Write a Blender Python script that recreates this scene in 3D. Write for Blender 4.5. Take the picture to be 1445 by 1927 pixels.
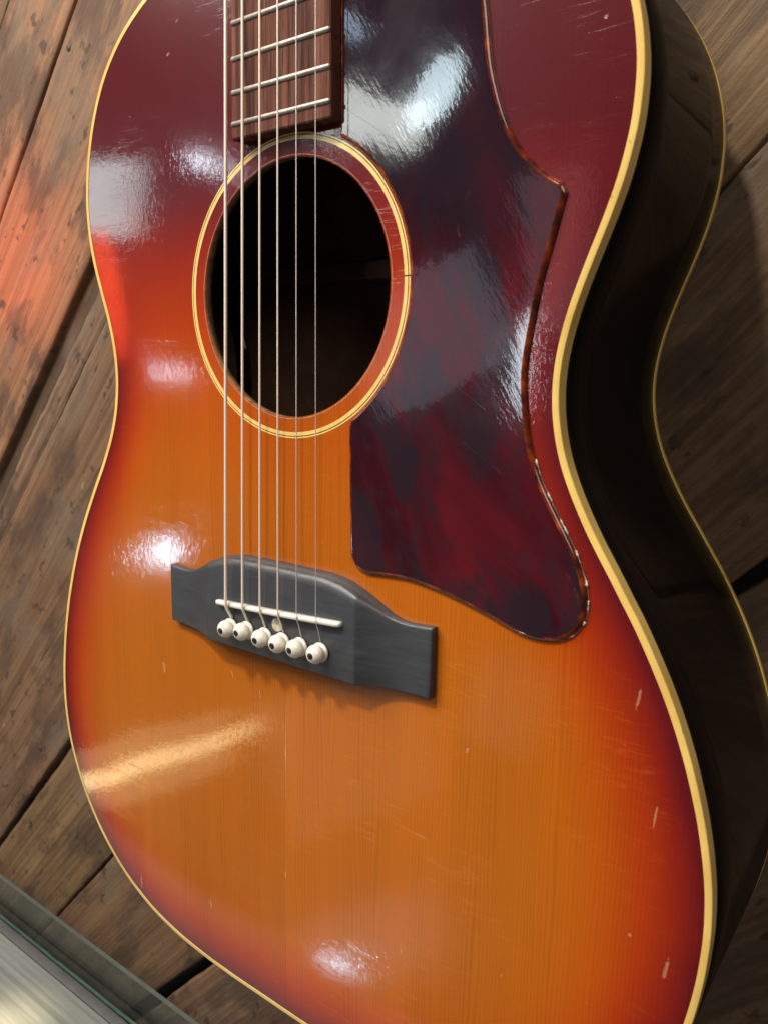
import bpy, bmesh, math, random
import numpy as np
from mathutils import Matrix, Vector

random.seed(7)
rng = np.random.default_rng(11)
scene = bpy.context.scene
for _o in list(bpy.data.objects):
    bpy.data.objects.remove(_o)

# ------------------------------------------------------------------ frame of the place
# Everything is laid out in guitar coordinates, millimetres: x across the top (treble side +),
# y up the strings (0 at the saddle), z out of the top towards the viewer.
# World: x, -z, y in metres, so that the guitar hangs upright on a vertical plank wall.
def W(x, y, z):
    return Vector((x, -z, y)) / 1000.0
ROOT_ROT = (math.radians(90), 0, 0)

# ------------------------------------------------------------------ camera
CAM_R = [[0.800652, 0.01958, -0.598809], [0.118142, -0.985002, 0.125756], [-0.587366, -0.171431, -0.790957]]
CAM_C = [229.637, 99.228, 241.78]
CAM_F = 1482.958
def wdir(v):
    return Vector((v[0], -v[2], v[1]))
cam_data = bpy.data.cameras.new('camera')
cam = bpy.data.objects.new('camera', cam_data)
scene.collection.objects.link(cam)
rx, ry, rz = wdir(CAM_R[0]), wdir(CAM_R[1]), wdir(CAM_R[2])
cm = Matrix((rx, -ry, -rz)).transposed().to_4x4()
cm.translation = W(*CAM_C)
cam.matrix_world = cm
cam_data.sensor_fit = 'VERTICAL'
cam_data.sensor_height = 36.0
cam_data.sensor_width = 27.0
cam_data.lens = CAM_F / 1927.0 * 36.0
cam_data.clip_start = 0.01
cam_data.clip_end = 50.0
cam_data.dof.use_dof = True
cam_data.dof.focus_distance = 0.37
cam_data.dof.aperture_fstop = 20.0
scene.camera = cam

# ------------------------------------------------------------------ world and lamps
world = bpy.data.worlds.new('World')
scene.world = world
world.use_nodes = True
bg = world.node_tree.nodes['Background']
bg.inputs[0].default_value = (1.0, 0.93, 0.90, 1)
bg.inputs[1].default_value = 0.045

def aim(o, target):
    d = Vector(target) - o.location
    o.rotation_euler = d.to_track_quat('-Z', 'Y').to_euler()

def area(name, pos, target, size, power, color, shape='DISK', size_y=None, roll=0.0):
    ld = bpy.data.lights.new(name, 'AREA')
    ld.shape = shape
    ld.size = size
    if size_y: ld.size_y = size_y
    ld.energy = power
    ld.color = color
    o = bpy.data.objects.new(name, ld)
    scene.collection.objects.link(o)
    o.location = W(*pos)
    aim(o, W(*target))
    if roll:
        o.rotation_euler = (o.rotation_euler.to_matrix() @ Matrix.Rotation(roll, 3, 'Z')).to_euler()
    return o

def along(P, d, dist):
    d = np.array(d, float); d /= np.linalg.norm(d)
    return tuple(np.array(P, float) + d * dist)

# ceiling spotlight: rakes down the wall and throws the body's shadow down and to the right
area('ceiling_spot', along((0, 60, 0), (-0.18, 1.50, 1.0), 1900), (0, 40, -40), 0.16, 33.0, (1.0, 0.90, 0.77))
# broad soft ceiling light further to the left, and an added fill lamp above and to the right
area('ceiling_soft', along((-60, 60, 0), (-0.80, 1.15, 0.85), 2000), (-60, 20, 0), 1.1, 50.0, (1.0, 0.92, 0.82))
area('fill_lamp', along((60, 60, 0), (1.0, 1.0, 1.0), 2200), (60, 20, 0), 1.2, 14.0, (1.0, 0.93, 0.85))
# shop lamps mirrored in the lacquer (white LED heads along the left side of the room)
def mirror_lamp(name, P, d, dist, size, radiance, color, shape='DISK', size_y=None, roll=0.0):
    pos = along(P, d, dist)
    a = math.pi * size * (size_y or size) / 4 if shape in ('DISK', 'ELLIPSE') else size * (size_y or size)
    return area(name, pos, P, size, radiance * math.pi * a, color, shape, size_y, roll)
COOL = (0.86, 0.93, 1.0)
mirror_lamp('window_lamp', (-126, 184, 0), (-.825, .19, .53), 1500, .22, 5.6, (.84, .97, .97), 'RECTANGLE', .16)
mirror_lamp('led_head', (-45, 186, 0), (-.73, .23, .64), 1600, .032, 60.0, (.78, .88, 1.0))
mirror_lamp('led_head', (-77, 101, 0), (-.79, 0, .62), 1600, .05, 10.0, (.66, .80, 1.0))
mirror_lamp('led_head', (-84, 7, 0), (-.775, -.22, .59), 1600, .055, 10.0, (.50, .78, 1.0), 'ELLIPSE', .11)
mirror_lamp('led_core', (-83, 6, 0), (-.775, -.22, .59), 1580, .022, 60.0, (.62, .85, 1.0), 'ELLIPSE', .06)
mirror_lamp('warm_tube', (-112, -110, 0), (-.725, -.452, .52), 1200, .36, 1.2, (1.0, .80, .42), 'RECTANGLE', .12, 0.2)
mirror_lamp('warm_tube', (-103, -106, 0), (-.72, -.45, .53), 1200, .42, 6.0, (1.0, .80, .38), 'RECTANGLE', .030, 0.2)
# dim unseen area lamps, added for milky patches in lacquer and guard
mirror_lamp('haze_panel', (30, -50, 0), (-.56, -.45, .695), 1800, .42, .36, (1.0, .85, .80), 'RECTANGLE', .36, .35)
mirror_lamp('haze_panel', (100, -25, 0), (-.41, -.39, .825), 1800, .22, .36, (1.0, .88, .84), 'RECTANGLE', .24, -.3)
mirror_lamp('haze_panel', (32, -150, 0), (-.495, -.63, .60), 1800, .52, .34, (.95, .86, .95), 'RECTANGLE', .16, .2)
mirror_lamp('haze_panel', (118, 150, 0), (-.41, .13, .90), 1800, .22, .60, (1.0, .80, .88), 'RECTANGLE', .42, .1)
mirror_lamp('haze_panel', (60, 115, 0), (-.55, .05, .83), 1800, .38, .95, (.80, .84, 1.0), 'RECTANGLE', .30, .5)
mirror_lamp('led_head', (28, -168, 0), (-.49, -.655, .578), 1500, .12, 9.0, (.50, .80, 1.0))
mirror_lamp('led_core', (30, -168, 0), (-.49, -.655, .578), 1480, .05, 60.0, (.60, .86, 1.0))
mirror_lamp('led_core', (-77, 101, 0), (-.79, 0, .62), 1580, .02, 50.0, (.66, .82, 1.0))
mirror_lamp('guard_lamp', (40, 191, 0), (-.585, .285, .76), 1300, .19, 9.5, (.90, .96, .90), 'RECTANGLE', .085, -.15)
mirror_lamp('guard_lamp', (64, 197, 0), (-.53, .31, .79), 1300, .08, 14.0, (.74, .92, 1.0), 'ELLIPSE', .15, -.55)
mirror_lamp('guard_lamp', (34, 219, 0), (-.59, .37, .72), 1300, .07, 6.0, (.60, .80, 1.0), 'ELLIPSE', .03, -.3)
mirror_lamp('side_lamp', (107, 102, 0), (-.445, .015, .895), 1400, .075, 12.0, (.82, .90, 1.0), 'ELLIPSE', .22)
# red shop sign glow, just out of frame to the left
rp = (-420, 168, 130)
rl = bpy.data.lights.new('red_lamp', 'SPOT')
rl.energy = 4.2; rl.color = (1.0, 0.10, 0.04); rl.spot_size = math.radians(44); rl.spot_blend = 1.0; rl.shadow_soft_size = 0.03
ro = bpy.data.objects.new('red_lamp', rl); scene.collection.objects.link(ro)
ro.location = W(*rp); aim(ro, W(-424, 192, -120))
mirror_lamp('red_sign', (-126, 135, 0), (-.842, .082, .533), 700, .060, 9.0, (1.0, .08, .015), 'ELLIPSE', .17)
# warm lamp pooling on the counter in the lower left corner
wl = bpy.data.lights.new('counter_lamp', 'SPOT')
wl.energy = 14.0; wl.color = (1.0, 0.80, 0.42); wl.spot_size = math.radians(12); wl.spot_blend = 1.0; wl.shadow_soft_size = 0.02
wo = bpy.data.objects.new('counter_lamp', wl); scene.collection.objects.link(wo)
wo.location = W(-330, -40, 60); aim(wo, W(-283, -373, 3))

# ------------------------------------------------------------------ exposure
scene.view_settings.view_transform = 'Standard'
scene.view_settings.look = 'None'
scene.view_settings.exposure = 0.0
scene.view_settings.gamma = 1.0
scene.view_settings.use_curve_mapping = False
scene.render.engine = 'CYCLES'
scene.cycles.use_denoising = True
scene.cycles.max_bounces = 8
scene.cycles.sample_clamp_indirect = 6.0
scene.cycles.caustics_reflective = False
scene.cycles.caustics_refractive = False

# ------------------------------------------------------------------ node helper
class Mat:
    def __init__(self, name):
        self.m = bpy.data.materials.new(name)
        self.m.use_nodes = True
        self.nt = self.m.node_tree
        self.b = self.nt.nodes['Principled BSDF']
        self.coord = self.nt.nodes.new('ShaderNodeTexCoord').outputs['Object']
    def put(self, sock, v):
        if isinstance(v, bpy.types.NodeSocket):
            self.nt.links.new(v, sock)
        elif v is not None:
            sock.default_value = v
    def node(self, t, **kw):
        n = self.nt.nodes.new(t)
        for k, v in kw.items(): setattr(n, k, v)
        return n
    def math(self, op, a, b=None, c=None, clamp=False):
        n = self.node('ShaderNodeMath', operation=op, use_clamp=clamp)
        self.put(n.inputs[0], a); self.put(n.inputs[1], b)
        if c is not None: self.put(n.inputs[2], c)
        return n.outputs[0]
    def mapping(self, scale=(1, 1, 1), rot=(0, 0, 0), loc=(0, 0, 0), src=None):
        if any(rot):
            r = self.node('ShaderNodeMapping'); self.put(r.inputs['Vector'], src or self.coord)
            r.inputs['Rotation'].default_value = rot; src, rot = r.outputs[0], (0, 0, 0)
        n = self.node('ShaderNodeMapping')
        self.put(n.inputs['Vector'], src or self.coord)
        n.inputs['Scale'].default_value = scale
        n.inputs['Rotation'].default_value = rot
        self.put(n.inputs['Location'], loc)
        return n.outputs[0]
    def noise(self, vec, scale=1.0, detail=4.0, rough=0.55, dist=0.0):
        n = self.node('ShaderNodeTexNoise')
        self.put(n.inputs['Vector'], vec)
        n.inputs['Scale'].default_value = scale
        n.inputs['Detail'].default_value = detail
        n.inputs['Roughness'].default_value = rough
        n.inputs['Distortion'].default_value = dist
        return n.outputs['Fac']
    def vor_edge(self, vec, scale=1.0, rnd=1.0):
        n = self.node('ShaderNodeTexVoronoi', feature='DISTANCE_TO_EDGE')
        self.put(n.inputs['Vector'], vec)
        n.inputs['Scale'].default_value = scale
        n.inputs['Randomness'].default_value = rnd
        return n.outputs['Distance']
    def rng(self, v, a, b, c=0.0, d=1.0, smooth=True):
        n = self.node('ShaderNodeMapRange', interpolation_type='SMOOTHSTEP' if smooth else 'LINEAR')
        self.put(n.inputs[0], v)
        for i, x in enumerate((a, b, c, d)): n.inputs[i + 1].default_value = x
        return n.outputs[0]
    def mix(self, f, a, b, mode='MIX'):
        n = self.node('ShaderNodeMix', data_type='RGBA', blend_type=mode)
        self.put(n.inputs[0], f)
        self.put(n.inputs[6], a if not isinstance(a, tuple) else (*a[:3], 1))
        self.put(n.inputs[7], b if not isinstance(b, tuple) else (*b[:3], 1))
        return n.outputs[2]
    def ramp(self, f, stops, interp='LINEAR'):
        n = self.node('ShaderNodeValToRGB')
        n.color_ramp.interpolation = interp
        e = n.color_ramp.elements
        while len(e) < len(stops): e.new(0.5)
        for el, (p, c) in zip(e, stops):
            el.position = p; el.color = (*c[:3], 1)
        self.put(n.inputs[0], f)
        return n.outputs[0]
    def attr(self, name):
        return self.node('ShaderNodeAttribute', attribute_name=name).outputs['Fac']
    def sep(self, vec=None):
        n = self.node('ShaderNodeSeparateXYZ'); self.put(n.inputs[0], vec or self.coord)
        return n.outputs
    def bump(self, h, dist=0.001, strength=1.0, prev=None):
        n = self.node('ShaderNodeBump')
        n.inputs['Distance'].default_value = dist
        n.inputs['Strength'].default_value = strength
        self.put(n.inputs['Height'], h)
        if prev is not None: self.put(n.inputs['Normal'], prev)
        return n.outputs[0]
    def rand(self):
        return self.node('ShaderNodeObjectInfo').outputs['Random']
    def set(self, **kw):
        names = dict(color='Base Color', rough='Roughness', metal='Metallic', spec='Specular IOR Level', normal='Normal',
                     coat='Coat Weight', coat_rough='Coat Roughness', coat_normal='Coat Normal', trans='Transmission Weight',
                     ior='IOR', sss='Subsurface Weight', coat_ior='Coat IOR')
        for k, v in kw.items():
            s = self.b.inputs[names[k]]
            if isinstance(v, tuple) and len(v) == 3: v = (*v, 1)
            self.put(s, v)
        return self.m

# ------------------------------------------------------------------ materials
def mat_soundboard():
    M = Mat('sunburst_lacquer')
    x, y, z = M.sep()
    burst = M.attr('burst')                      # millimetres inwards from the sprayed rim
    nz = M.noise(M.mapping((14, 9, 1)), 1.0, 3)
    b2 = M.math('ADD', burst, M.math('MULTIPLY', M.math('SUBTRACT', nz, 0.5), 14.0))
    f = M.math('DIVIDE', b2, 100.0, clamp=True)
    col = M.ramp(f, [(0.0, (.080, .005, .009)), (.05, (.110, .006, .009)), (.15, (.215, .013, .005)), (.30, (.330, .032, .003)),
                     (.46, (.390, .066, .003)), (.68, (.400, .096, .004)), (1.0, (.395, .107, .006))])
    # spruce: tight annual rings along the strings, wider tone bands
    gw = M.noise(M.mapping((45, 2.5, 1)), 1.0, 3, .6)
    ph = M.math('ADD', M.math('MULTIPLY', x, 650.0), M.math('MULTIPLY', gw, 9.0))
    fine = M.math('POWER', M.math('ADD', M.math('MULTIPLY', M.math('SINE', M.math('MULTIPLY', ph, 6.2832)), .5), .5), 2.5)
    fine = M.math('MULTIPLY', fine, M.rng(M.noise(M.mapping((90, 6, 1), loc=(2, 0, 0)), 1.0, 3), .3, .7, .25, 1.0))
    band = M.noise(M.mapping((70, 1.2, 1)), 1.0, 3, .6)
    wide = M.noise(M.mapping((22, 3, 1)), 1.0, 2)
    g = M.math('ADD', M.math('SUBTRACT', 1.06, M.math('MULTIPLY', fine, .22)), M.math('MULTIPLY', M.math('SUBTRACT', band, .5), .20))
    g = M.math('ADD', g, M.math('MULTIPLY', M.math('SUBTRACT', wide, .5), .30))
    seam = M.math('MULTIPLY', M.rng(M.math('ABSOLUTE', M.math('ADD', x, .0028)), 0.0, .0004, 1.0, 0.0), M.rng(y, -.02, -.06))
    g = M.math('SUBTRACT', g, M.math('MULTIPLY', seam, .22))
    g = M.math('ADD', g, M.rng(x, -.0029, -.0027, -.05, .0))
    col = M.mix(M.rng(f, .12, .5, .55, 1.0), col, M.mix(1.0, col, _grey(M, g), 'MULTIPLY'))
    # finish checking: short crosswise cracks, tinted a lighter orange
    cn = M.noise(M.mapping((26, 300, 1)), 1.0, 2, .5, .25)
    cn2 = M.noise(M.mapping((34, 380, 1), loc=(7, 3, 0)), 1.0, 2, .5, .3)
    c1 = M.rng(M.math('ABSOLUTE', M.math('SUBTRACT', cn, .5)), 0.0, 0.022, 1.0, 0.0)
    c2 = M.rng(M.math('ABSOLUTE', M.math('SUBTRACT', cn2, .5)), 0.0, 0.020, 1.0, 0.0)
    brk = M.rng(M.noise(M.mapping((45, 200, 1)), 1.0, 2), .44, .58)
    where = M.math('MULTIPLY', M.rng(M.noise(M.mapping((13, 16, 1), loc=(3, 1, 0)), 1.0, 2), .40, .60), M.rng(x, -0.05, 0.06, .35, 1.0))
    crack = M.math('MULTIPLY', M.math('MULTIPLY', M.math('MAXIMUM', c1, c2), brk), where)
    col = M.mix(M.math('MULTIPLY', M.math('MULTIPLY', crack, .13), M.rng(f, .05, .25)), col, (.80, .26, .02))
    # dings and chips down to bare wood, and small flecks
    dings = [(153.2, -2, .6, 4.2, -.15), (161.6, -40, .5, 5.0, -.08), (169, -92, .8, 4.8, -.16), (-88, -49.7, 1.1, 4.0, .12), (-37.2, -41, .5, 2.5, .5),
             (-72.4, 236, 1.2, .6, .3), (-66, 248, 1.2, .4, .5), (91, -39, .8, 1.3, 0), (156.4, -85, .9, .9, 0), (-18.8, -46, .45, 2.6, .3),
             (109.8, -125, .6, .6, 0), (-114, -183, .8, 4.2, 0), (-2.9, -131, .7, 1.8, 0), (-55.6, -170, .8, 3.0, .2), (-101, 215, .5, .5, 0), (128, 205, .8, .8, 0)]
    rag = M.math('MULTIPLY', M.math('SUBTRACT', M.noise(M.mapping((900, 500, 1)), 1.0, 2), .5), 1.3)
    tot = None
    for cx, cy, a, b, r in dings:
        dx = M.math('SUBTRACT', x, cx / 1000); dy = M.math('SUBTRACT', y, cy / 1000)
        u = M.math('ADD', M.math('MULTIPLY', dx, math.cos(r)), M.math('MULTIPLY', dy, math.sin(r)))
        v = M.math('SUBTRACT', M.math('MULTIPLY', dy, math.cos(r)), M.math('MULTIPLY', dx, math.sin(r)))
        q = M.math('ADD', M.math('POWER', M.math('DIVIDE', u, a / 1000), 2.0), M.math('POWER', M.math('DIVIDE', v, b / 1000), 2.0))
        k = M.rng(M.math('ADD', M.math('SQRT', q), rag), .55, 1.0, 1.0, 0.0)
        tot = k if tot is None else M.math('MAXIMUM', tot, k)
    col = M.mix(M.math('MULTIPLY', tot, .42), col, (.60, .30, .15))
    # relief (in mm): lazy waves, orange-peel crinkle, grain, cracks, dings
    wave = M.math('MULTIPLY', M.noise(M.mapping((16, 11, 1)), 1.0, 0), .60)
    crk = M.noise(M.mapping((420, 260, 1)), 1.0, 2, .5, 1.5)
    crk = M.math('MULTIPLY', M.math('ABSOLUTE', M.math('SUBTRACT', crk, .5)), .032)
    h = M.math('ADD', wave, crk)
    h = M.math('ADD', h, M.math('MULTIPLY', M.noise(M.mapping((700, 30, 1)), 1.0, 2), .007))
    h = M.math('ADD', h, M.math('MULTIPLY', crack, -.012))
    h = M.math('ADD', h, M.math('MULTIPLY', tot, -.15))
    h = M.math('ADD', h, M.math('MULTIPLY', seam, -.05))
    nrm = M.bump(h)
    smear = M.noise(M.mapping((9, 16, 1), rot=(0, 0, .5)), 1.0, 4)
    return M.set(color=col, rough=.30, spec=.10, coat=1.0, coat_rough=M.rng(smear, .35, .65, .035, .10), coat_ior=1.5, normal=nrm, coat_normal=nrm)

def _grey(M, v):
    c = M.node('ShaderNodeCombineColor')
    for i in range(3): M.put(c.inputs[i], v)
    return c.outputs[0]

def mat_binding():
    M = Mat('aged_binding')
    n = M.noise(M.mapping((40, 40, 40)), 1.0, 4)
    n2 = M.noise(M.mapping((260, 180, 260)), 1.0, 3)
    col = M.ramp(n, [(.3, (.66, .42, .105)), (.7, (.80, .57, .17))])
    col = M.mix(M.rng(n2, .66, .74, 0, .55), col, (.34, .19, .05))
    return M.set(color=col, rough=.32, coat=.6, coat_rough=.15, normal=M.bump(M.math('MULTIPLY', n2, .03)))

def mat_side():
    M = Mat('black_lacquered_rim')
    n = M.noise(M.mapping((30, 3, 60)), 1.0, 5)
    col = M.ramp(n, [(.3, (.003, .002, .0018)), (.75, (.006, .0038, .003))])
    h = M.math('ADD', M.math('MULTIPLY', M.noise(M.mapping((120, 120, 120)), 1.0, 4), .008), M.math('MULTIPLY', n, .03))
    nb = M.bump(h)
    return M.set(color=col, rough=.5, spec=.05, coat=.32, coat_rough=.07, normal=nb, coat_normal=nb)

def simple(name, col, rough=.5, metal=0.0, var=.15, scale=80.0, coat=0.0, bumpmm=.02, spec=.5, stretch=(1, 1, 1)):
    M = Mat(name)
    n = M.noise(M.mapping(tuple(scale * s for s in stretch)), 1.0, 4)
    lo = tuple(c * (1 - var) for c in col); hi = tuple(min(1, c * (1 + var)) for c in col)
    c = M.ramp(n, [(.3, lo), (.7, hi)])
    return M.set(color=c, rough=rough, metal=metal, coat=coat, coat_rough=.1, spec=spec, normal=M.bump(M.math('MULTIPLY', n, bumpmm)))

def mat_guard():
    M = Mat('tortoiseshell_celluloid')
    w = M.noise(M.mapping((34, 12, 1), rot=(0, 0, -.5)), 1.0, 3, .5, .6)
    w2 = M.noise(M.mapping((60, 24, 1), rot=(0, 0, -.3), loc=(4, 2, 0)), 1.0, 3, .55, .5)
    _, yy, _ = M.sep()
    col = M.ramp(w, [(.30, (.008, .006, .010)), (.46, (.036, .003, .007)), (.60, (.072, .005, .010)), (.76, (.115, .010, .012))])
    w3 = M.noise(M.mapping((110, 60, 1), rot=(0, 0, -.4), loc=(1, 8, 0)), 1.0, 6, .7, .4)
    col = M.mix(M.rng(w3, .46, .66, 0, .7), col, (.030, .010, .014))
    col = M.mix(M.rng(w2, .44, .64, 0, .75), col, (.014, .012, .018))
    col = M.mix(M.rng(w3, .36, .28, 0, .6), col, (.15, .035, .016))
    col = M.mix(M.math('MULTIPLY', M.rng(yy, .125, .18), .85), col, (.014, .008, .014))
    # hairline pick scratches, mostly one way
    def scr(rot, loc, dens):
        n = M.noise(M.mapping((2600, 8, 1), rot=(0, 0, rot), loc=loc), 1.0, 2, .5, .0)
        p = M.noise(M.mapping((20, 12, 1), loc=loc), 1.0, 2)
        return M.math('MULTIPLY', M.rng(n, dens, dens + .04), M.rng(p, .48, .62))
    s = M.math('MAXIMUM', M.math('MAXIMUM', scr(-.75, (1, 2, 0), .70), scr(-.55, (5, 1, 0), .71)), scr(-1.0, (2, 7, 0), .73))
    col = M.mix(M.math('MULTIPLY', s, .12), col, (.36, .26, .30))
    haze = M.noise(M.mapping((24, 14, 1), rot=(0, 0, .7), loc=(9, 0, 0)), 1.0, 4, .6)
    rough = M.math('ADD', M.rng(haze, .35, .7, .05, .13), M.math('MULTIPLY', s, .15))
    h = M.math('ADD', M.math('MULTIPLY', M.noise(M.mapping((16, 12, 1)), 1.0, 2), .5), M.math('MULTIPLY', s, -.01))
    h = M.math('ADD', h, M.math('MULTIPLY', M.noise(M.mapping((260, 70, 1), rot=(0, 0, -.6)), 1.0, 4, .65), .042))
    nb = M.bump(h)
    return M.set(color=col, rough=rough, spec=.30, normal=nb, coat=.75, coat_rough=.03, coat_normal=nb)

def mat_guard_edge():
    M = Mat('tortoiseshell_edge')
    n = M.noise(M.mapping((160, 160, 160)), 1.0, 3)
    col = M.ramp(n, [(.35, (.03, .005, .003)), (.55, (.13, .018, .004)), (.70, (.30, .055, .006))])
    return M.set(color=col, rough=.12, coat=1.0, coat_rough=.04)

def mat_rosewood(name='rosewood'):
    M = Mat(name)
    n = M.noise(M.mapping((420, 16, 60)), 1.0, 4, .6)
    n2 = M.noise(M.mapping((1500, 60, 60)), 1.0, 2)
    col = M.ramp(n, [(.30, (.030, .012, .010)), (.5, (.115, .042, .029)), (.70, (.19, .078, .050))])
    col = M.mix(M.rng(n2, .60, .70, 0, .8), col, (.012, .007, .006))
    return M.set(color=col, rough=.65, spec=.08, normal=M.bump(M.math('MULTIPLY', n2, -.08)))

def mat_bridge():
    M = Mat('dark_ebonised_rosewood')
    n = M.noise(M.mapping((24, 600, 200)), 1.0, 4, .6)
    wear = M.noise(M.mapping((60, 90, 40)), 1.0, 4)
    col = M.ramp(n, [(.3, (.032, .035, .041)), (.7, (.046, .049, .056))])
    col = M.mix(M.rng(wear, .55, .75, 0, .35), col, (.080, .078, .076))
    pore = M.noise(M.mapping((90, 1600, 200)), 1.0, 2)
    col = M.mix(M.rng(pore, .64, .72, 0, .45), col, (.008, .008, .008))
    return M.set(color=col, rough=.40, spec=.5, normal=M.bump(M.math('MULTIPLY', pore, -.05)))

def mat_string(name, col, rough, pitch):
    M = Mat(name)
    x, y, z = M.sep()
    w = M.noise(M.mapping((300, 900, 300)), 1.0, 2)
    c = M.mix(w, tuple(v * .8 for v in col), col)
    return M.set(color=c, rough=rough, metal=.25)

def mat_plank():
    M = Mat('old_barn_plank')
    r = M.rand()
    off = M.node('ShaderNodeCombineXYZ')
    M.put(off.inputs[0], M.math('MULTIPLY', r, 37.0)); M.put(off.inputs[1], M.math('MULTIPLY', r, 91.0))
    def mp(s, l=0):
        a = M.node('ShaderNodeVectorMath', operation='ADD')
        M.put(a.inputs[0], M.mapping(s)); M.put(a.inputs[1], off.outputs[0])
        return a.outputs[0]
    warp = M.noise(mp((2.2, 9, 1)), 1.0, 3)
    ring = M.node('ShaderNodeVectorMath', operation='ADD')
    M.put(ring.inputs[0], mp((1.6, 95, 1)))
    cw = M.node('ShaderNodeCombineXYZ'); M.put(cw.inputs[1], M.math('MULTIPLY', warp, 3.0)); M.put(ring.inputs[1], cw.outputs[0])
    ringn = M.noise(ring.outputs[0], 1.0, 4, .62)
    fib = M.noise(mp((14, 520, 1)), 1.0, 3, .6)
    blot = M.noise(mp((9, 22, 1)), 1.0, 6, .66)
    spot = M.noise(mp((45, 75, 1)), 1.0, 4, .6)
    col = M.ramp(ringn, [(.28, (.102, .056, .033)), (.5, (.140, .079, .046)), (.72, (.178, .106, .063))])
    fine = M.noise(mp((2.5, 330, 1)), 1.0, 3, .6)
    col = M.mix(1.0, col, _grey(M, M.rng(fine, .32, .68, .78, 1.16)), 'MULTIPLY')
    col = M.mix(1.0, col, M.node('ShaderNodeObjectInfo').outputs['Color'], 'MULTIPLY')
    col = M.mix(M.rng(blot, .47, .60, 0, .70), col, (.052, .034, .026))
    grey = M.noise(mp((5, 9, 1)), 1.7, 4, .6)
    col = M.mix(M.rng(grey, .50, .64, 0, .45), col, (.140, .110, .080))
    col = M.mix(M.rng(spot, .60, .66, 0, .75), col, (.040, .028, .022))
    col = M.mix(M.rng(spot, .30, .26, 0, .5), col, (.33, .27, .20))
    check = M.rng(M.noise(mp((3.0, 240, 1)), 1.0, 2), .27, .22)
    col = M.mix(M.math('MULTIPLY', check, .7), col, (.018, .012, .010))
    h = M.math('ADD', M.math('MULTIPLY', ringn, .45), M.math('MULTIPLY', fine, .45))
    h = M.math('ADD', h, M.math('MULTIPLY', M.noise(mp((110, 230, 1)), 1.0, 4, .65), .45))
    h = M.math('ADD', h, M.math('MULTIPLY', check, -.6))
    return M.set(color=col, rough=M.rng(blot, .3, .7, .55, .75), spec=.26, normal=M.bump(h))

MT = dict(
    top=mat_soundboard(), bind=mat_binding(), side=mat_side(), guard=mat_guard(), guard_edge=mat_guard_edge(), rose=mat_rosewood(),
    bridge=mat_bridge(), plank=mat_plank(),
    cream=simple('rosette_cream', (.74, .52, .16), .35, var=.12, scale=150, coat=.7),
    black=simple('black_inlay', (.006, .005, .005), .4, coat=.7),
    pin=simple('pin_plastic', (.72, .69, .60), .22, var=.05, scale=200, coat=.5, bumpmm=.005),
    pearl=simple('pearl_inlay', (.50, .44, .34), .25, var=.25, scale=500, coat=.6),
    bone=simple('saddle_bone', (.66, .63, .57), .35, var=.06, scale=200, coat=.3, bumpmm=.01),
    fret=simple('worn_nickel_fret', (.36, .33, .29), .5, .75, var=.25, scale=350, bumpmm=.06),
    rawwood=simple('soundhole_end_grain', (.26, .13, .06), .6, var=.5, scale=300, bumpmm=.1, coat=.4),
    inner=simple('unfinished_mahogany', (.16, .085, .045), .8, var=.3, scale=60),
    neck=simple('dark_neck_lacquer', (.03, .009, .006), .35, var=.3, scale=40, coat=.8),
    glue=simple('dried_glue', (.56, .50, .42), .35, var=.3, scale=600, coat=.4, bumpmm=.15),
    bronze=mat_string('bronze_winding', (.95, .82, .70), .40, .28), steel=simple('plain_steel', (.72, .68, .64), .35, .5, var=.1),
    backing=simple('dark_backing', (.012, .010, .008), .8),
)

# ------------------------------------------------------------------ mesh helpers
col0 = scene.collection
def link(name, me, mat, parent=None, smooth=True):
    o = bpy.data.objects.new(name, me)
    col0.objects.link(o)
    if mat is not None and not me.materials: me.materials.append(mat)
    if smooth and len(me.polygons):
        me.polygons.foreach_set('use_smooth', [True] * len(me.polygons))
    if parent is not None: o.parent = parent
    return o
def pydata(name, verts, faces, mat, parent=None, smooth=True, scale=0.001):
    me = bpy.data.meshes.new(name)
    me.from_pydata([tuple(c * scale for c in v) for v in verts], [], faces)
    me.validate(); me.update()
    return link(name, me, mat, parent, smooth)
def sharp(o, deg=35):
    o.data.set_sharp_from_angle(angle=math.radians(deg))
    return o
def loft(loops, closed=True, cap=False):
    """loops: list of equal-length point lists -> verts, faces"""
    n = len(loops[0]); V = [tuple(p) for l in loops for p in l]; F = []
    for i in range(len(loops) - 1):
        for j in range(n if closed else n - 1):
            k = (j + 1) % n
            F.append((i * n + j, i * n + k, (i + 1) * n + k, (i + 1) * n + j))
    if cap:
        F.append(tuple(range(n))[::-1]); F.append(tuple((len(loops) - 1) * n + j for j in range(n)))
    return V, F
def tube(pts, rad, seg=10):
    P = [Vector(p) for p in pts]; loops = []
    for i, p in enumerate(P):
        t = (P[min(i + 1, len(P) - 1)] - P[max(i - 1, 0)]).normalized()
        a = t.cross(Vector((0, 0, 1)) if abs(t.z) < .9 else Vector((1, 0, 0))).normalized(); b = t.cross(a)
        r = rad[i] if isinstance(rad, (list, tuple)) else rad
        loops.append([p + (a * math.cos(q) + b * math.sin(q)) * r for q in (2 * math.pi * k / seg for k in range(seg))])
    return loft(loops, True, True)
def lathe(prof, cx, cy, seg=28):
    loops = [[(cx + r * math.cos(2 * math.pi * k / seg), cy + r * math.sin(2 * math.pi * k / seg), z) for k in range(seg)] for r, z in prof]
    return loft(loops, True, True)
def empty(name, parent=None):
    o = bpy.data.objects.new(name, None); col0.objects.link(o); o.empty_display_size = .05
    if parent: o.parent = parent
    else: o.rotation_euler = ROOT_ROT
    return o
def tag(o, label, cat=None, group=None, kind=None):
    o['label'] = label
    if cat: o['category'] = cat
    if group: o['group'] = group
    if kind: o['kind'] = kind
    return o
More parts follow.
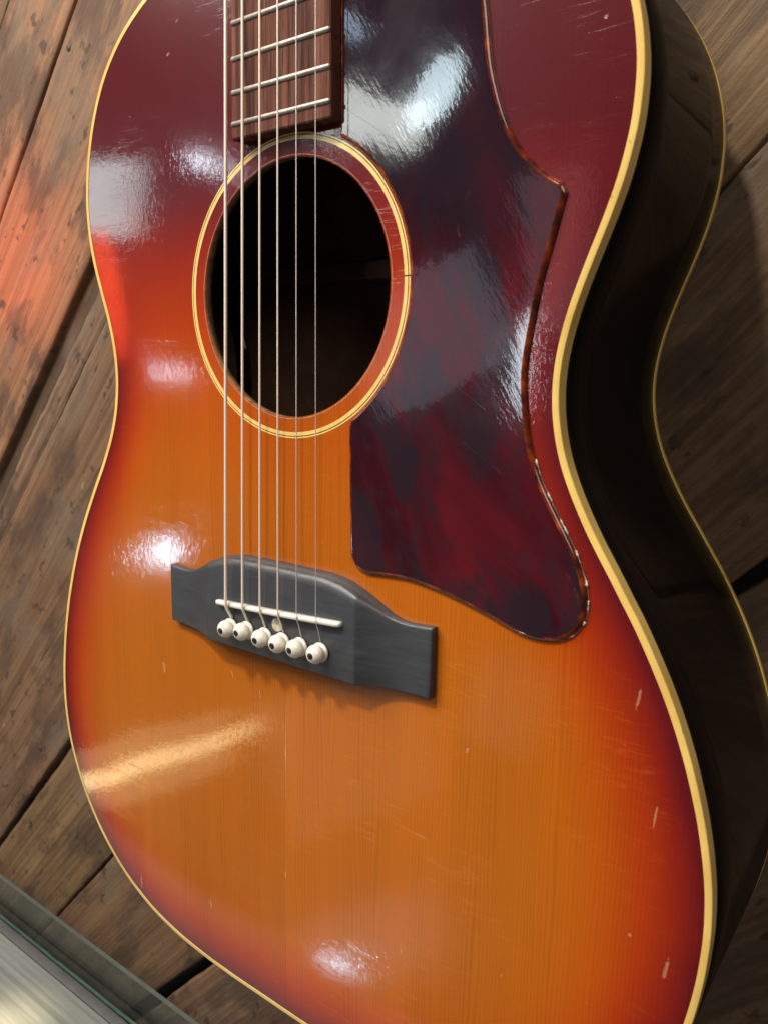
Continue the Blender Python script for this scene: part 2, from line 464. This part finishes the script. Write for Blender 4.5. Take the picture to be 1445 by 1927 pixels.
def box_verts(x0, x1, y0, y1, z0, z1):
    V = [(x, y, z) for z in (z0, z1) for y in (y0, y1) for x in (x0, x1)]
    F = [(0, 2, 3, 1), (4, 5, 7, 6), (0, 1, 5, 4), (2, 6, 7, 3), (0, 4, 6, 2), (1, 3, 7, 5)]
    return V, F
def bevel(o, w_mm, seg=2):
    bm = bmesh.new(); bm.from_mesh(o.data)
    bmesh.ops.bevel(bm, geom=[e for e in bm.edges if len(e.link_faces) == 2 and e.calc_face_angle() > .5], offset=w_mm / 1000, segments=seg, profile=.5, affect='EDGES', clamp_overlap=True)
    bm.to_mesh(o.data); bm.free()
    o.data.polygons.foreach_set('use_smooth', [True] * len(o.data.polygons))
    return sharp(o, 40)

# ------------------------------------------------------------------ plank wall (the setting)
WALL_Z = -120.0
wall = empty('plank_wall')
tag(wall, 'wall of old brown diagonal wood planks behind the guitar', 'wall', kind='structure')
ANG = math.radians(47.5)
E = np.array([math.cos(ANG), math.sin(ANG)]); Nn = np.array([-math.sin(ANG), math.cos(ANG)]); O0 = np.array([-100.0, 0.0])
def wall_line(P, deg):
    d = np.array(P, float) - O0; a0, b0 = d @ E, d @ Nn; k = math.tan(math.radians(deg) - ANG)
    return lambda a: b0 + k * (a - a0)
def offs(f, o): return lambda a: f(a) + o
gTL = wall_line((-422, 375), 47.3); gCR = wall_line((-400, 275), 48.2); gA1 = wall_line((-394, 100), 47.4); gA2 = wall_line((-383, 85), 47.7)
gB = wall_line((-453, -307), 47.7); gR = wall_line((149, 196), 47.2); gC1 = wall_line((-312, -464), 45.7); gC2 = wall_line((-305, -470), 46.0)
def wob(a, ph, amp):
    return amp * (math.sin(a * .021 + ph) + .6 * math.sin(a * .057 + 2.1 * ph) + .5 * math.sin(a * .163 + 3.7 * ph) + .35 * math.sin(a * .41 + ph * 5))
def plank(lo, hi, ph, dz=0.0, lip=0.0, a0=-1000, a1=900, rough=.5, label=None, tint=(1, 1, 1)):
    """lo, hi: edge lines (functions of the run a); lip: width of a worn, sloping upper edge"""
    A = np.arange(a0, a1 + 1, 9.0); loops = []
    for a in A:
        l = lo(a) + wob(a, ph, rough); h = hi(a) + wob(a, ph + 2.3, rough * (2.2 if lip else 1))
        sec = [(l + .2, -22), (l, -3), (l + .5, -1.0), (l + 2.0, -.15), (l + 6, 0)]
        m = 4
        for i in range(1, m): sec.append((l + (h - lip - l) * i / m, .25 * math.sin(a * .013 + i + ph)))
        if lip:
            sec += [(h - lip - 3, 0), (h - lip, -.6 + wob(a, ph + 1, .15)), (h - lip + 1.5, -1.9), (h - lip * .5, -2.6 + wob(a, ph + 4, .3)), (h - 1.2, -2.9), (h, -4.0), (h + .8, -5.8), (h + 9, -6.4), (h + 15, -6.8)]
        else:
            sec += [(h - 6, 0), (h - 2.0, -.15), (h - .5, -1.0), (h, -3)]
        sec.append((h - .2, -22))
        loops.append([(a, b, z + dz) for b, z in sec])
    V, F = loft(loops, False)
    o = pydata('plank', V, [f[::-1] for f in F], MT['plank'], wall)
    o.location = (O0[0] / 1000, O0[1] / 1000, WALL_Z / 1000); o.rotation_euler = (0, 0, ANG)
    sharp(o, 50)
    if label: o['label'] = label
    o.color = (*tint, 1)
    return o
plank(offs(gTL, 1.2), offs(gTL, 215), 0.3, -1.5)
plank(offs(gCR, 1.0), offs(gTL, -1.2), 1.1, 0.4, rough=.3, tint=(1.65, 1.52, 1.36))
plank(gA1, offs(gCR, -1.0), 2.2, 0.0, rough=.35, label='brown plank under the red glow', tint=(1.58, 1.44, 1.28))
plank(offs(gB, 2.4), offs(gA2, -24.5), 3.4, 0.0, rough=.5, tint=(1.05, 1.06, 1.0))
plank(offs(gA2, -24.0), gA2, 3.9, -2.4, rough=1.1, tint=(1.15, 1.25, 1.35), label='narrow greyish splintered strip along the wide dark gap')
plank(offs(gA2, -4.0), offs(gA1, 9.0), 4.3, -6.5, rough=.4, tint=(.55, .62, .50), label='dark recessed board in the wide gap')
plank(offs(gR, .5), offs(gB, -2.4), 4.6, -.8, tint=(1.15, 1.24, 1.05))  # greenish tint here and on the next plank: counter light put into the colour
plank(gC1, offs(gR, -.5), 5.2, -.8, rough=.3, tint=(1.05, 1.08, 1.0))
plank(offs(gC2, -210), gC2, 6.0, .5, rough=.9)
plank(offs(gC2, -430), offs(gC2, -214), 7.1, 0)
V, F = box_verts(-1000, 900, -900, 800, -34, -30)
bk = pydata('backing_board', V, F, MT['backing'], wall, smooth=False)
bk.location = (O0[0] / 1000, O0[1] / 1000, WALL_Z / 1000); bk.rotation_euler = (0, 0, ANG)

nm = simple('rusty_nail', (.05, .045, .042), .6, .4, var=.4, scale=400)
for nx, ny in ((-335.0, 331.0), (150.0, 232.0), (-432.0, -250.0)):
    V, F = lathe([(2.6, -3), (2.6, .2), (2.2, .55), (.8, .7), (.01, .7)], nx, ny, 14)
    V = [(a, b, c + WALL_Z) for a, b, c in V]; pydata('nail', V, F, nm, wall)

# ------------------------------------------------------------------ counter, channel and glass pane in the corner
YC = -373.0
def mat_counter():
    M = Mat('grey_weathered_counter')
    n = M.noise(M.mapping((6, 60, 260)), 1.0, 4, .6)
    n2 = M.noise(M.mapping((4, 60, 60)), 1.0, 4)
    col = M.ramp(n, [(.3, (.12, .135, .13)), (.5, (.19, .205, .20)), (.7, (.25, .27, .255))])
    col = M.mix(M.rng(n2, .5, .7, 0, .4), col, (.22, .23, .21))
    return M.set(color=col, rough=.55, normal=M.bump(M.math('MULTIPLY', n, .3)))
ct = empty('counter')
tag(ct, 'pale grey weathered wood counter edge below the glass', 'counter')
V, F = box_verts(-1100, 100, YC - 24, YC, -48, 40); o = pydata('board', V, F, mat_counter(), ct); bevel(o, 1.5)
V, F = box_verts(-1100, 100, YC - 24, YC - .4, 42, 190); o = pydata('board', V, F, o.data.materials[0], ct); bevel(o, 1.5)
V, F = box_verts(-1100, 100, YC - 24, YC - 1.0, -57, -49); ch = pydata('glass_channel', V, F, simple('dark_rubber_channel', (.075, .075, .078), .55), ct); bevel(ch, .8)
def mat_glass():
    M = Mat('green_tinted_glass')
    nt = M.nt
    g = M.b
    M.set(color=(.62, .74, .70), rough=.02, trans=1.0, ior=1.25)
    return M.m
def mat_glass_edge():
    return simple('glass_polished_edge', (.03, .10, .085), .3, coat=.3, var=.2, scale=60)
V, F = box_verts(-1100, 100, YC, YC + 38, -61, -58); gp = pydata('glass_pane', V, F, mat_glass(), None, smooth=False); gp.rotation_euler = ROOT_ROT
tag(gp, 'clear greenish glass strip standing on the counter in front of the planks', 'glass pane')
V, F = box_verts(-1100, 100, YC + .1, YC + 1.3, -57.9, -56.9); ge = pydata('polished_edge', V, F, mat_glass_edge(), gp, smooth=False)
V, F = box_verts(-1100, 100, YC + 38.05, YC + 38.3, -61, -58); pydata('polished_edge', V, F, simple('glass_top_edge', (.07, .085, .075), .4), gp, smooth=False)

# ------------------------------------------------------------------ the guitar
guitar = empty('acoustic_guitar')
tag(guitar, 'cherry sunburst acoustic guitar with black sides, tortoiseshell pickguard and dark bridge', 'guitar')

OUT = [(0.0, 281.8), (8.1, 281.6), (16.2, 281.2), (24.2, 280.6), (32.2, 279.6), (40.1, 278.2), (48.0, 276.6), (55.8, 274.6), (63.6, 272.3), (71.3, 269.8), (78.9, 266.9), (86.4, 263.8), (93.7, 260.3), (100.7, 256.3), (107.4, 251.9), (113.6, 246.8), (119.3, 241.1), (124.4, 234.9), (128.8, 228.1), (132.6, 221.0), (135.7, 213.5), (138.1, 205.7), (139.7, 197.8), (140.6, 189.7), (140.6, 181.7), (140.0, 173.7), (138.6, 165.8), (136.7, 158.0), (134.2, 150.3), (131.4, 142.6), (128.5, 135.0), (125.8, 127.4), (123.3, 119.6), (121.4, 111.8), (120.1, 103.8), (119.7, 95.9), (120.2, 88.0), (121.6, 80.1), (123.8, 72.4), (126.8, 65.0), (130.4, 57.7), (134.3, 50.6), (138.6, 43.6), (143.0, 36.8), (147.3, 29.9), (151.6, 23.1), (155.6, 16.1), (159.4, 9.0), (163.0, 1.8), (166.3, -5.6), (169.3, -13.1), (172.0, -20.7), (174.4, -28.4), (176.6, -36.2), (178.4, -44.1), (179.9, -52.0), (181.0, -60.0), (181.6, -68.0), (181.8, -76.0), (181.5, -84.1), (180.9, -92.1), (179.9, -100.2), (178.6, -108.2), (177.0, -116.2), (175.0, -124.1), (172.6, -131.8), (169.7, -139.3), (166.2, -146.6), (162.1, -153.5), (157.4, -160.0), (152.2, -166.1), (146.4, -171.8), (140.2, -177.1), (133.7, -181.9), (126.9, -186.3), (119.8, -190.2), (112.5, -193.5), (104.9, -196.4), (97.2, -198.7), (89.4, -200.5), (81.4, -202.0), (73.4, -203.2), (65.3, -204.0), (57.3, -204.6), (49.2, -205.0), (41.1, -205.2), (33.1, -205.3), (25.0, -205.4), (16.9, -205.4), (8.8, -205.5), (0.8, -205.5), (-7.3, -205.5), (-15.4, -205.4), (-23.4, -205.4), (-31.5, -205.4), (-39.6, -205.3), (-47.6, -205.0), (-55.7, -204.7), (-63.8, -204.1), (-71.8, -203.3), (-79.9, -202.3), (-87.8, -200.9), (-95.7, -199.1), (-103.5, -196.9), (-111.1, -194.1), (-118.4, -190.9), (-125.6, -187.1), (-132.4, -182.8), (-138.9, -178.0), (-145.1, -172.8), (-150.9, -167.2), (-156.3, -161.1), (-161.2, -154.7), (-165.7, -148.0), (-169.8, -141.0), (-173.3, -133.7), (-176.4, -126.2), (-178.9, -118.6), (-180.8, -110.7), (-182.1, -102.8), (-182.8, -94.8), (-183.0, -86.7), (-182.7, -78.6), (-182.0, -70.6), (-180.9, -62.5), (-179.6, -54.5), (-178.0, -46.6), (-176.1, -38.8), (-174.0, -31.0), (-171.6, -23.2), (-169.0, -15.6), (-166.2, -8.1), (-163.1, -0.6), (-159.8, 6.7), (-156.2, 14.0), (-152.5, 21.1), (-148.5, 28.1), (-144.3, 35.1), (-140.1, 42.0), (-135.8, 48.9), (-131.8, 56.0), (-128.1, 63.2), (-125.0, 70.6), (-122.6, 78.3), (-121.1, 86.2), (-120.4, 94.1), (-120.7, 102.1), (-121.8, 110.1), (-123.7, 117.9), (-126.1, 125.6), (-129.0, 133.2), (-131.8, 140.8), (-134.5, 148.4), (-136.7, 156.2), (-138.3, 164.0), (-139.2, 171.9), (-139.5, 179.9), (-139.0, 188.0), (-137.9, 196.1), (-136.2, 204.0), (-133.9, 211.9), (-131.0, 219.5), (-127.5, 226.8), (-123.4, 233.7), (-118.6, 240.0), (-113.1, 245.8), (-107.0, 251.1), (-100.5, 255.7), (-93.5, 259.8), (-86.3, 263.4), (-78.8, 266.7), (-71.2, 269.6), (-63.6, 272.3), (-55.8, 274.6), (-48.0, 276.6), (-40.1, 278.3), (-32.2, 279.6), (-24.2, 280.6), (-16.2, 281.2), (-8.1, 281.6)]
def resample_closed(P, n):
    P = np.array(P, float)
    # periodic cubic through the points (FFT upsampling keeps it smooth)
    d = np.r_[0, np.cumsum(np.hypot(*np.diff(np.vstack([P, P[:1]]), axis=0).T))]
    t = np.linspace(0, d[-1], n, endpoint=False)
    Q = []
    m = len(P)
    for tt in t:
        i = min(np.searchsorted(d, tt, side='right') - 1, m - 1); u = (tt - d[i]) / (d[i + 1] - d[i])
        p0, p1, p2, p3 = (P[(i + k) % m] for k in (-1, 0, 1, 2))
        Q.append(.5 * (2 * p1 + (p2 - p0) * u + (2 * p0 - 5 * p1 + 4 * p2 - p3) * u * u + (3 * p1 - p0 - 3 * p2 + p3) * u ** 3))
    return np.array(Q)
OL = resample_closed(OUT, 720)                       # clockwise from the neck end
tn = np.roll(OL, -1, 0) - np.roll(OL, 1, 0); tn /= np.linalg.norm(tn, axis=1)[:, None]
NR = np.c_[-tn[:, 1], tn[:, 0]]                      # outward normal
NR *= np.sign((NR * (OL - [0, 40])).sum(1).mean())
def inset(d): return OL - NR * d
HY, HR = 132.2, 51.1
depth = lambda y: 102.8 - .053 * y

# soundboard: polar grid from the soundhole out to the binding
IN = inset(2.0)
ia = np.arctan2(IN[:, 0], IN[:, 1] - HY); ir = np.hypot(IN[:, 0], IN[:, 1] - HY)
o_ = np.argsort(ia); ia, ir = ia[o_], ir[o_]
th = np.linspace(-math.pi, math.pi, 720, endpoint=False)
rr = np.interp(th, ia, ir, period=2 * math.pi)
NRG = 44
fr = np.linspace(0, 1, NRG + 1)
RR = HR + (rr[None, :] - HR) * fr[:, None]
X = np.sin(th)[None, :] * RR; Y = HY + np.cos(th)[None, :] * RR
ed = np.empty(X.shape)
for i in range(X.shape[0]):
    ed[i] = np.sqrt(((np.stack([X[i], Y[i]], 1)[:, None, :] - OL[None, ::2, :]) ** 2).sum(2)).min(1)
# very slight drop of the top towards the rim
Z = -0.45 * np.clip(1 - ed / 32.0, 0, 1) ** 2
def smin(a, b, k):
    h = np.clip(.5 + .5 * (b - a) / k, 0, 1); return b * (1 - h) + a * h - k * h * (1 - h)
# burst: sprayed wider at the upper bout than round the lower bout
widen = np.interp(Y, [-210, -60, 60, 130, 200], [1.6, 1.6, 1.7, .85, .30])
widen = widen * np.interp(X, [-120, 60, 130], [1.12, 1.0, .90])
burst = smin(ed * widen, (184 - Y) * .50, 22.0)
verts = np.stack([X, Y, Z], 2).reshape(-1, 3)
n = len(th)
faces = [(i * n + j, i * n + (j + 1) % n, (i + 1) * n + (j + 1) % n, (i + 1) * n + j) for i in range(NRG) for j in range(n)]
top = pydata('soundboard', verts.tolist(), [f[::-1] for f in faces], MT['top'], guitar)
top['label'] = 'glossy cherry to amber sunburst spruce top with fine checking'
at = top.data.attributes.new('burst', 'FLOAT', 'POINT'); at.data.foreach_set('value', burst.reshape(-1).astype(np.float32))

# soundhole edge and rosette
def annulus(name, r0, r1, z, mat, parent, seg=180, hgt=.06):
    loops = [[(r * math.sin(2 * math.pi * k / seg), HY + r * math.cos(2 * math.pi * k / seg), zz) for k in range(seg)] for r, zz in ((r0, z - .3), (r0 + .04, z + hgt), (r1 - .04, z + hgt), (r1, z - .3))]
    V, F = loft(loops); return sharp(pydata(name, V, [f[::-1] for f in F], mat, parent), 50)
seg = 180
prof = [(HR + .9, .04), (HR + .35, -.02), (HR + .05, -.35), (HR, -1.0), (HR, -3.6), (HR + 4, -3.6)]
V, F = loft([[(r * math.sin(2 * math.pi * k / seg), HY + r * math.cos(2 * math.pi * k / seg), z) for k in range(seg)] for r, z in prof])
pydata('soundhole_edge', V, F, MT['rawwood'], guitar)
ros = annulus('rosette', 57.3, 58.9, 0, MT['cream'], guitar)
annulus('black_ring', 58.9, 59.22, 0, MT['black'], ros)
annulus('outer_ring', 59.22, 59.9, 0, MT['cream'], ros)
V, F = box_verts(56.9, 60.3, 134.6, 135.1, -.2, .09); pydata('joint_mark', V, F, MT['black'], ros, smooth=False)

# binding, rim, back
def strip(name, prof, mat, parent=guitar):
    """prof: list of (outward offset, function z(y) or number)"""
    loops = []
    for off, z in prof:
        P = OL + NR * off
        loops.append([(p[0], p[1], z(q[1]) if callable(z) else z) for p, q in zip(P, OL)])
    V, F = loft(loops); return pydata(name, V, F, mat, parent)
zr = -0.45
b1 = strip('binding', [(-2.35, zr - .4), (-2.3, zr + .10 + .13), (-.45, zr + .15), (-.12, zr + .02), (.03, zr - .3), (.03, -5.7), (-.3, -5.75)], MT['bind'])
sharp(b1, 24)
b1['label'] = 'thick yellowed cream binding round the top edge'
strip('rim', [(-1.0, -5.5), (0, -5.6)] + [(0, (lambda t: (lambda y: -5.6 - t * (depth(y) - 4.4 - 5.6)))(t)) for t in (.2, .4, .6, .8, 1.0)] + [(-1.0, lambda y: -depth(y) + 4.3)], MT['side'])
strip('back_binding', [(-.3, lambda y: -depth(y) + 4.6), (.04, lambda y: -depth(y) + 4.5), (.04, lambda y: -depth(y) + .7), (-.7, lambda y: -depth(y)), (-2, lambda y: -depth(y) - .05)], MT['bind'])
loops = [[(p[0], p[1], -depth(p[1]) + .02 - 3.0 * (1 - k * k)) for p in (OL - NR * 1.5) * [k, k] + [0, 40 * (1 - k)]] for k in (1, .8, .6, .4, .2, .02)]
V, F = loft(loops, True); F.append(tuple(5 * 720 + j for j in range(720))[::-1]); pydata('back', V, F, MT['side'], guitar)
loops = [[(p[0], p[1], z) for p in (OL - NR * 3)] for z in (-4, -80)]
V, F = loft(loops); pydata('lining', V, [f[::-1] for f in F], MT['inner'], guitar)
V, F = loft([[(p[0], p[1], -depth(p[1]) + 6) for p in inset(3.2) * [k, k] + [0, 40 * (1 - k)]] for k in (1, .02)]); pydata('inner_back', V, [f[::-1] for f in F], MT['inner'], guitar)
for yb in (150, 40):
    V, F = box_verts(-115, 115, yb - 5, yb + 5, -depth(yb) + 6.1, -depth(yb) + 19); bevel(pydata('back_brace', V, F, MT['inner'], guitar), 3)

# pickguard
def catmull(P, per=8):
    P = [np.array(p, float) for p in P]; P = [2 * P[0] - P[1]] + P + [2 * P[-1] - P[-2]]; out = []
    for i in range(1, len(P) - 2):
        for k in range(per):
            u = k / per; p0, p1, p2, p3 = P[i - 1], P[i], P[i + 1], P[i + 2]
            out.append(.5 * (2 * p1 + (p2 - p0) * u + (2 * p0 - 5 * p1 + 4 * p2 - p3) * u * u + (3 * p1 - p0 - 3 * p2 + p3) * u ** 3))
    return out + [P[-2]]
GR1 = [(64, 262), (77, 250), (84, 236), (87.7, 218.9), (90.3, 201.5), (93.1, 191.0), (97.0, 181.0), (101.7, 173.1), (107.9, 166.5), (113.1, 162.3), (117.6, 159.6)]
GR2 = [(119.2, 156.6), (115.9, 143.5), (112.2, 129.0), (109.4, 111.5), (108.5, 104), (108.4, 97.6), (109.1, 90.6), (110.4, 81.5), (112.9, 72.4), (116.8, 63.5), (122.0, 54.7), (127.0, 46.7), (131.0, 39.2),
       (133.7, 31.6), (134.4, 24.8), (133.4, 19.4), (130.4, 14.9), (125.3, 11.6), (119.3, 10.3), (112.3, 10.5), (105.1, 12.4), (97.5, 14.9), (85.8, 18.0), (74.6, 20.4), (62.6, 21.9), (52.2, 21.6), (43.1, 21.1), (38.0, 22.7), (35.2, 26), (34.3, 31), (33.5, 55.3), (32.8, 79.3)]
ga = [(60.6 * math.sin(a), HY + 60.6 * math.cos(a)) for a in np.linspace(math.atan2(34.2, 80.6 - HY), math.atan2(27.2, 187.0 - HY), 40)]
guard_o = catmull(GR1) + catmull(GR2) + ga + [(27.0, 188.6), (27.0, 205), (26.6, 230), (26.2, 262)]
G = []
for p in guard_o:
    if not G or np.hypot(*(np.array(p) - G[-1])) > .6: G.append(np.array(p, float))
G = np.array(G)
def poly_inset(P, d):
    t1 = P - np.roll(P, 1, 0); t2 = np.roll(P, -1, 0) - P
    n1 = np.c_[-t1[:, 1], t1[:, 0]] / np.linalg.norm(t1, axis=1)[:, None]; n2 = np.c_[-t2[:, 1], t2[:, 0]] / np.linalg.norm(t2, axis=1)[:, None]
    m = n1 + n2; m /= np.maximum(np.linalg.norm(m, axis=1), .35)[:, None]
    c = np.maximum((m * n1).sum(1), .45)
    area = .5 * (P[:, 0] * np.roll(P[:, 1], -1) - P[:, 1] * np.roll(P[:, 0], -1)).sum()
    return P + m * (d / c)[:, None] * (1 if area > 0 else -1)
prof = [(0, -.6), (0, .35), (.25, .95), (.7, 1.4), (1.25, 1.62), (1.6, 1.66)]
loops = [[(q[0], q[1], z) for q in poly_inset(G, d)] for d, z in prof]
V, F = loft(loops); ngw = len(G)
ccw = .5 * (G[:, 0] * np.roll(G[:, 1], -1) - G[:, 1] * np.roll(G[:, 0], -1)).sum() > 0
if not ccw: F = [f[::-1] for f in F]
guard_edge_pts = (V, F)
me = bpy.data.meshes.new('pickguard')
bm = bmesh.new()
ring = [bm.verts.new((q[0] / 1000, q[1] / 1000, 1.66 / 1000)) for q in poly_inset(G, 1.6)]
f0 = bm.faces.new(ring if ccw else ring[::-1]); bmesh.ops.triangulate(bm, faces=[f0]); bm.to_mesh(me); bm.free()
pg = link('pickguard', me, MT['guard'], guitar, smooth=False)
pg['label'] = 'dark red tortoiseshell pickguard with pointed tip and pick scratches'
pydata('guard_edge', V, F, MT['guard_edge'], pg)
# crusty glue line along the guard's outer lower edge
gl = [p for p in catmull(GR2, 24)[24 * 8:24 * 17]]
rad = [.03 + max(0.0, .30 * math.sin(i * .23 + .5) + .16 * math.sin(i * .61)) * (.5 + .8 * random.random()) for i in range(len(gl))]
V, F = tube([(p[0] + .25 + random.uniform(-.15, .2), p[1], .22 + random.uniform(0, .2)) for p in gl], rad, 6); pydata('glue_line', V, F, MT['glue'], pg)

# fingerboard, frets, neck, nut
hw = lambda y: 26.4 - 4.9 * (y - 198) / 430.0
FB0, NUT = 192.2, 628.65
fb = [[(-hw(y), y, zb), (hw(y), y, zb), (hw(y), y, 5.5), (hw(y) - .5, y, 6.0), (-hw(y) + .5, y, 6.0), (-hw(y), y, 5.5)] for y, zb in ((FB0, .12), (FB0 + .6, .12), (284, .12), (NUT, .1))]
fb[0] = [(x * .995, y, z - (.35 if z > 4 else 0)) for x, y, z in fb[0]]
V, F = loft(fb, True, True); fbd = sharp(pydata('fingerboard', V, F, MT['rose'], guitar), 25)
fbd['label'] = 'worn brown rosewood fingerboard end'
for k in range(20, 0, -1):
    y = NUT * 2 ** (-k / 12.0); w = hw(y) - .15
    sec = [(-1.0, 5.9), (-.95, 6.2), (-.65, 6.6), (0, 6.8), (.65, 6.6), (.95, 6.2), (1.0, 5.9)]
    loops = [[(x, y + a * s, 5.9 + (b - 5.9) * hgt) for a, b in sec] for x, s, hgt in ((-w, .8, .5), (-w + .7, 1, 1), (w - .7, 1, 1), (w, .8, .5))]
    V, F = loft(loops, True, True); pydata('fret', V, F, MT['fret'], fbd)
nk = []
for y, dp in ((279.5, 30), (300, 26), (330, 19), (NUT, 17)):
    w = hw(y); nk.append([(-w * math.cos(a), y, .05 - dp * math.sin(a)) for a in np.linspace(0, math.pi, 17)])
V, F = loft(nk, True, True); pydata('neck', V, [f[::-1] for f in F], MT['neck'], guitar)
V, F = box_verts(-21.6, 21.6, NUT, NUT + 5, 0, 7.4); bevel(pydata('nut', V, F, MT['bone'], guitar), .6)
hs = [(-21.5, NUT + 5.2), (21.5, NUT + 5.2), (33, NUT + 45), (36, NUT + 165), (12, NUT + 178), (0, NUT + 172), (-12, NUT + 178), (-36, NUT + 165), (-33, NUT + 45)]
V, F = loft([[(x, y, z - (y - NUT) * .29) for x, y in hs] for z in (-14, 2)], True, True); pydata('headstock', V, F, MT['neck'], guitar, smooth=False)

# bridge
UPX = [0, 25, 34, 41.6, 46, 50, 57, 62, 66, 76.2]; UPY = [18.6, 18.4, 17.2, 14.3, 12.3, 10.3, 6.9, 5.7, 5.5, 6.2]
def hb(x):
    a = abs(x)
    if a <= 43.5: return 9.0
    t = min((a - 43.5) / 24.0, 1.0); return 3.6 + 5.4 * (1 - t) ** 2.1
xs = sorted(set([-76.2, -76.0, -75.4] + list(np.linspace(-74, -46, 15)) + [-44.6, -43.9, -43.2, -42] + list(np.linspace(-40, 40, 17)) + [42, 43.2, 43.9, 44.6] + list(np.linspace(46, 74, 15)) + [75.4, 76.0, 76.2]))
loops = []
for x in xs:
    yu = float(np.interp(abs(x), UPX, UPY)); yl = float(np.interp(abs(x), [0, 44, 76.2], [-23.2, -23.2, -22.0])); h = hb(x)
    e = .5 if abs(x) > 76.1 else (.2 if abs(x) > 75.9 else 0); h -= e
    rnd = float(np.interp(abs(x), [36, 46, 60], [2.8, 1.7, .7]))
    loops.append([(x, yl, -.7), (x, yl, h - .9), (x, yl + .3, h - .3), (x, yl + .9, h), (x, (yl + yu) / 2 - 4, h), (x, (yl + yu) / 2 + 4, h), (x, yu - rnd * 1.7, h), (x, yu - rnd * .9, h - rnd * .16), (x, yu - rnd * .35, h - rnd * .5), (x, yu - .05, h - rnd * 1.05), (x, yu, min(h - rnd * 1.4, 2)), (x, yu, -.7)])
V, F = loft(loops, True, True)
br = pydata('bridge', V, [f[::-1] for f in F], MT['bridge'], guitar); sharp(br, 38)
br['label'] = 'dark charcoal reverse belly bridge with scooped wings'
sa, sb = np.array((-35.6, -3.3)), np.array((37.4, 1.1)); sd = (sb - sa) / np.linalg.norm(sb - sa); sn = np.array((-sd[1], sd[0]))
loops = []
for s, w, tz in [(-.0, .5, 10.2), (.25, 1.0, 11.0), (1.0, 1.1, 11.5)] + [(t * 73.1, 1.15, 11.6 + .7 * math.sin(math.pi * t)) for t in np.linspace(.04, .96, 14)] + [(72.1, 1.1, 11.5), (72.9, .9, 11.0), (73.1, .5, 10.2)]:
    c = sa + sd * s
    loops.append([tuple(c + sn * a) + (z,) for a, z in ((-w, 8.5), (-w, tz - .7), (-w * .6, tz - .15), (0, tz), (w * .6, tz - .15), (w, tz - .7), (w, 8.5))])
V, F = loft(loops, True, True); pydata('saddle', V, F, MT['bone'], br)
V, F = lathe([(3.1, 8.9), (3.1, 9.05), (2.9, 9.12), (.01, 9.13)], 1.2, -6.8); pydata('pearl_dot', V, F, MT['pearl'], br)

# bridge pins and strings
sx = lambda i, y: (-26.3 + 10.5 * i) * (1 - .32 * max(y, 0) / NUT)
saddle_y = lambda x: -3.3 + 4.4 * (x + 35.6) / 73.0
pin0 = None
for i in range(6):
    px, py = -27.0 + 10.62 * i, -13.2
    if pin0 is None:
        pf = [(2.5, 6), (2.5, 9.2), (3.9, 9.25), (4.2, 9.7), (4.05, 10.4), (3.3, 10.75), (3.15, 11.0)]
        cz, R_ = 12.8, 4.0
        pf += [(R_ * math.cos(a), cz + R_ * .88 * math.sin(a)) for a in np.linspace(-.62, 1.52, 14)]
        V, F = lathe(pf, 0, 0); pin0 = pydata('bridge_pin', V, F, MT['pin'], guitar)
        zt = cz + R_ * .88
        V, F = lathe([(1.4, zt - 1.2), (1.4, zt - .12), (1.25, zt + .02), (.01, zt + .05)], 0, 0, 20); dot0 = pydata('pin_dot', V, F, MT['black'], pin0)
        po, do = pin0, dot0
    else:
        po = pin0.copy(); col0.objects.link(po); do = dot0.copy(); col0.objects.link(do); do.parent = po
    po.location = (px / 1000, py / 1000, random.uniform(-.0003, .0003)); po.rotation_euler = (random.uniform(-.04, .04), random.uniform(-.04, .04), 0)
diam = [1.38, 1.12, .88, .68, .43, .33]
for i in range(6):
    x0 = sx(i, 0); y0 = saddle_y(x0); r = diam[i] / 2; px, py = -27.0 + 10.62 * i, -13.2
    zs = 12.25 + r
    pts = [(x0 * (1 - .32), NUT + 3, 7.6 + r)]
    for y in (500, 380, 290, 230, 170, 110, 60, 25, 8): pts.append((sx(i, y), y, zs + (7.6 + r - zs) * y / NUT))
    pts += [(x0, y0 + 1.6, zs + .02), (x0, y0, zs), (x0 - .05, y0 - 1.3, zs - .45), (x0 - .2, y0 - 3.0, zs - 1.5), (px + .45, py + 5.2, 10.0), (px + .3, py + 4.2, 9.0), (px + .2, py + 3.2, 7.5)]
    pts = pts[::-1]
    V, F = tube(pts, r, 10)
    pydata('string', V, F, MT['bronze'] if i < 4 else MT['steel'], guitar)
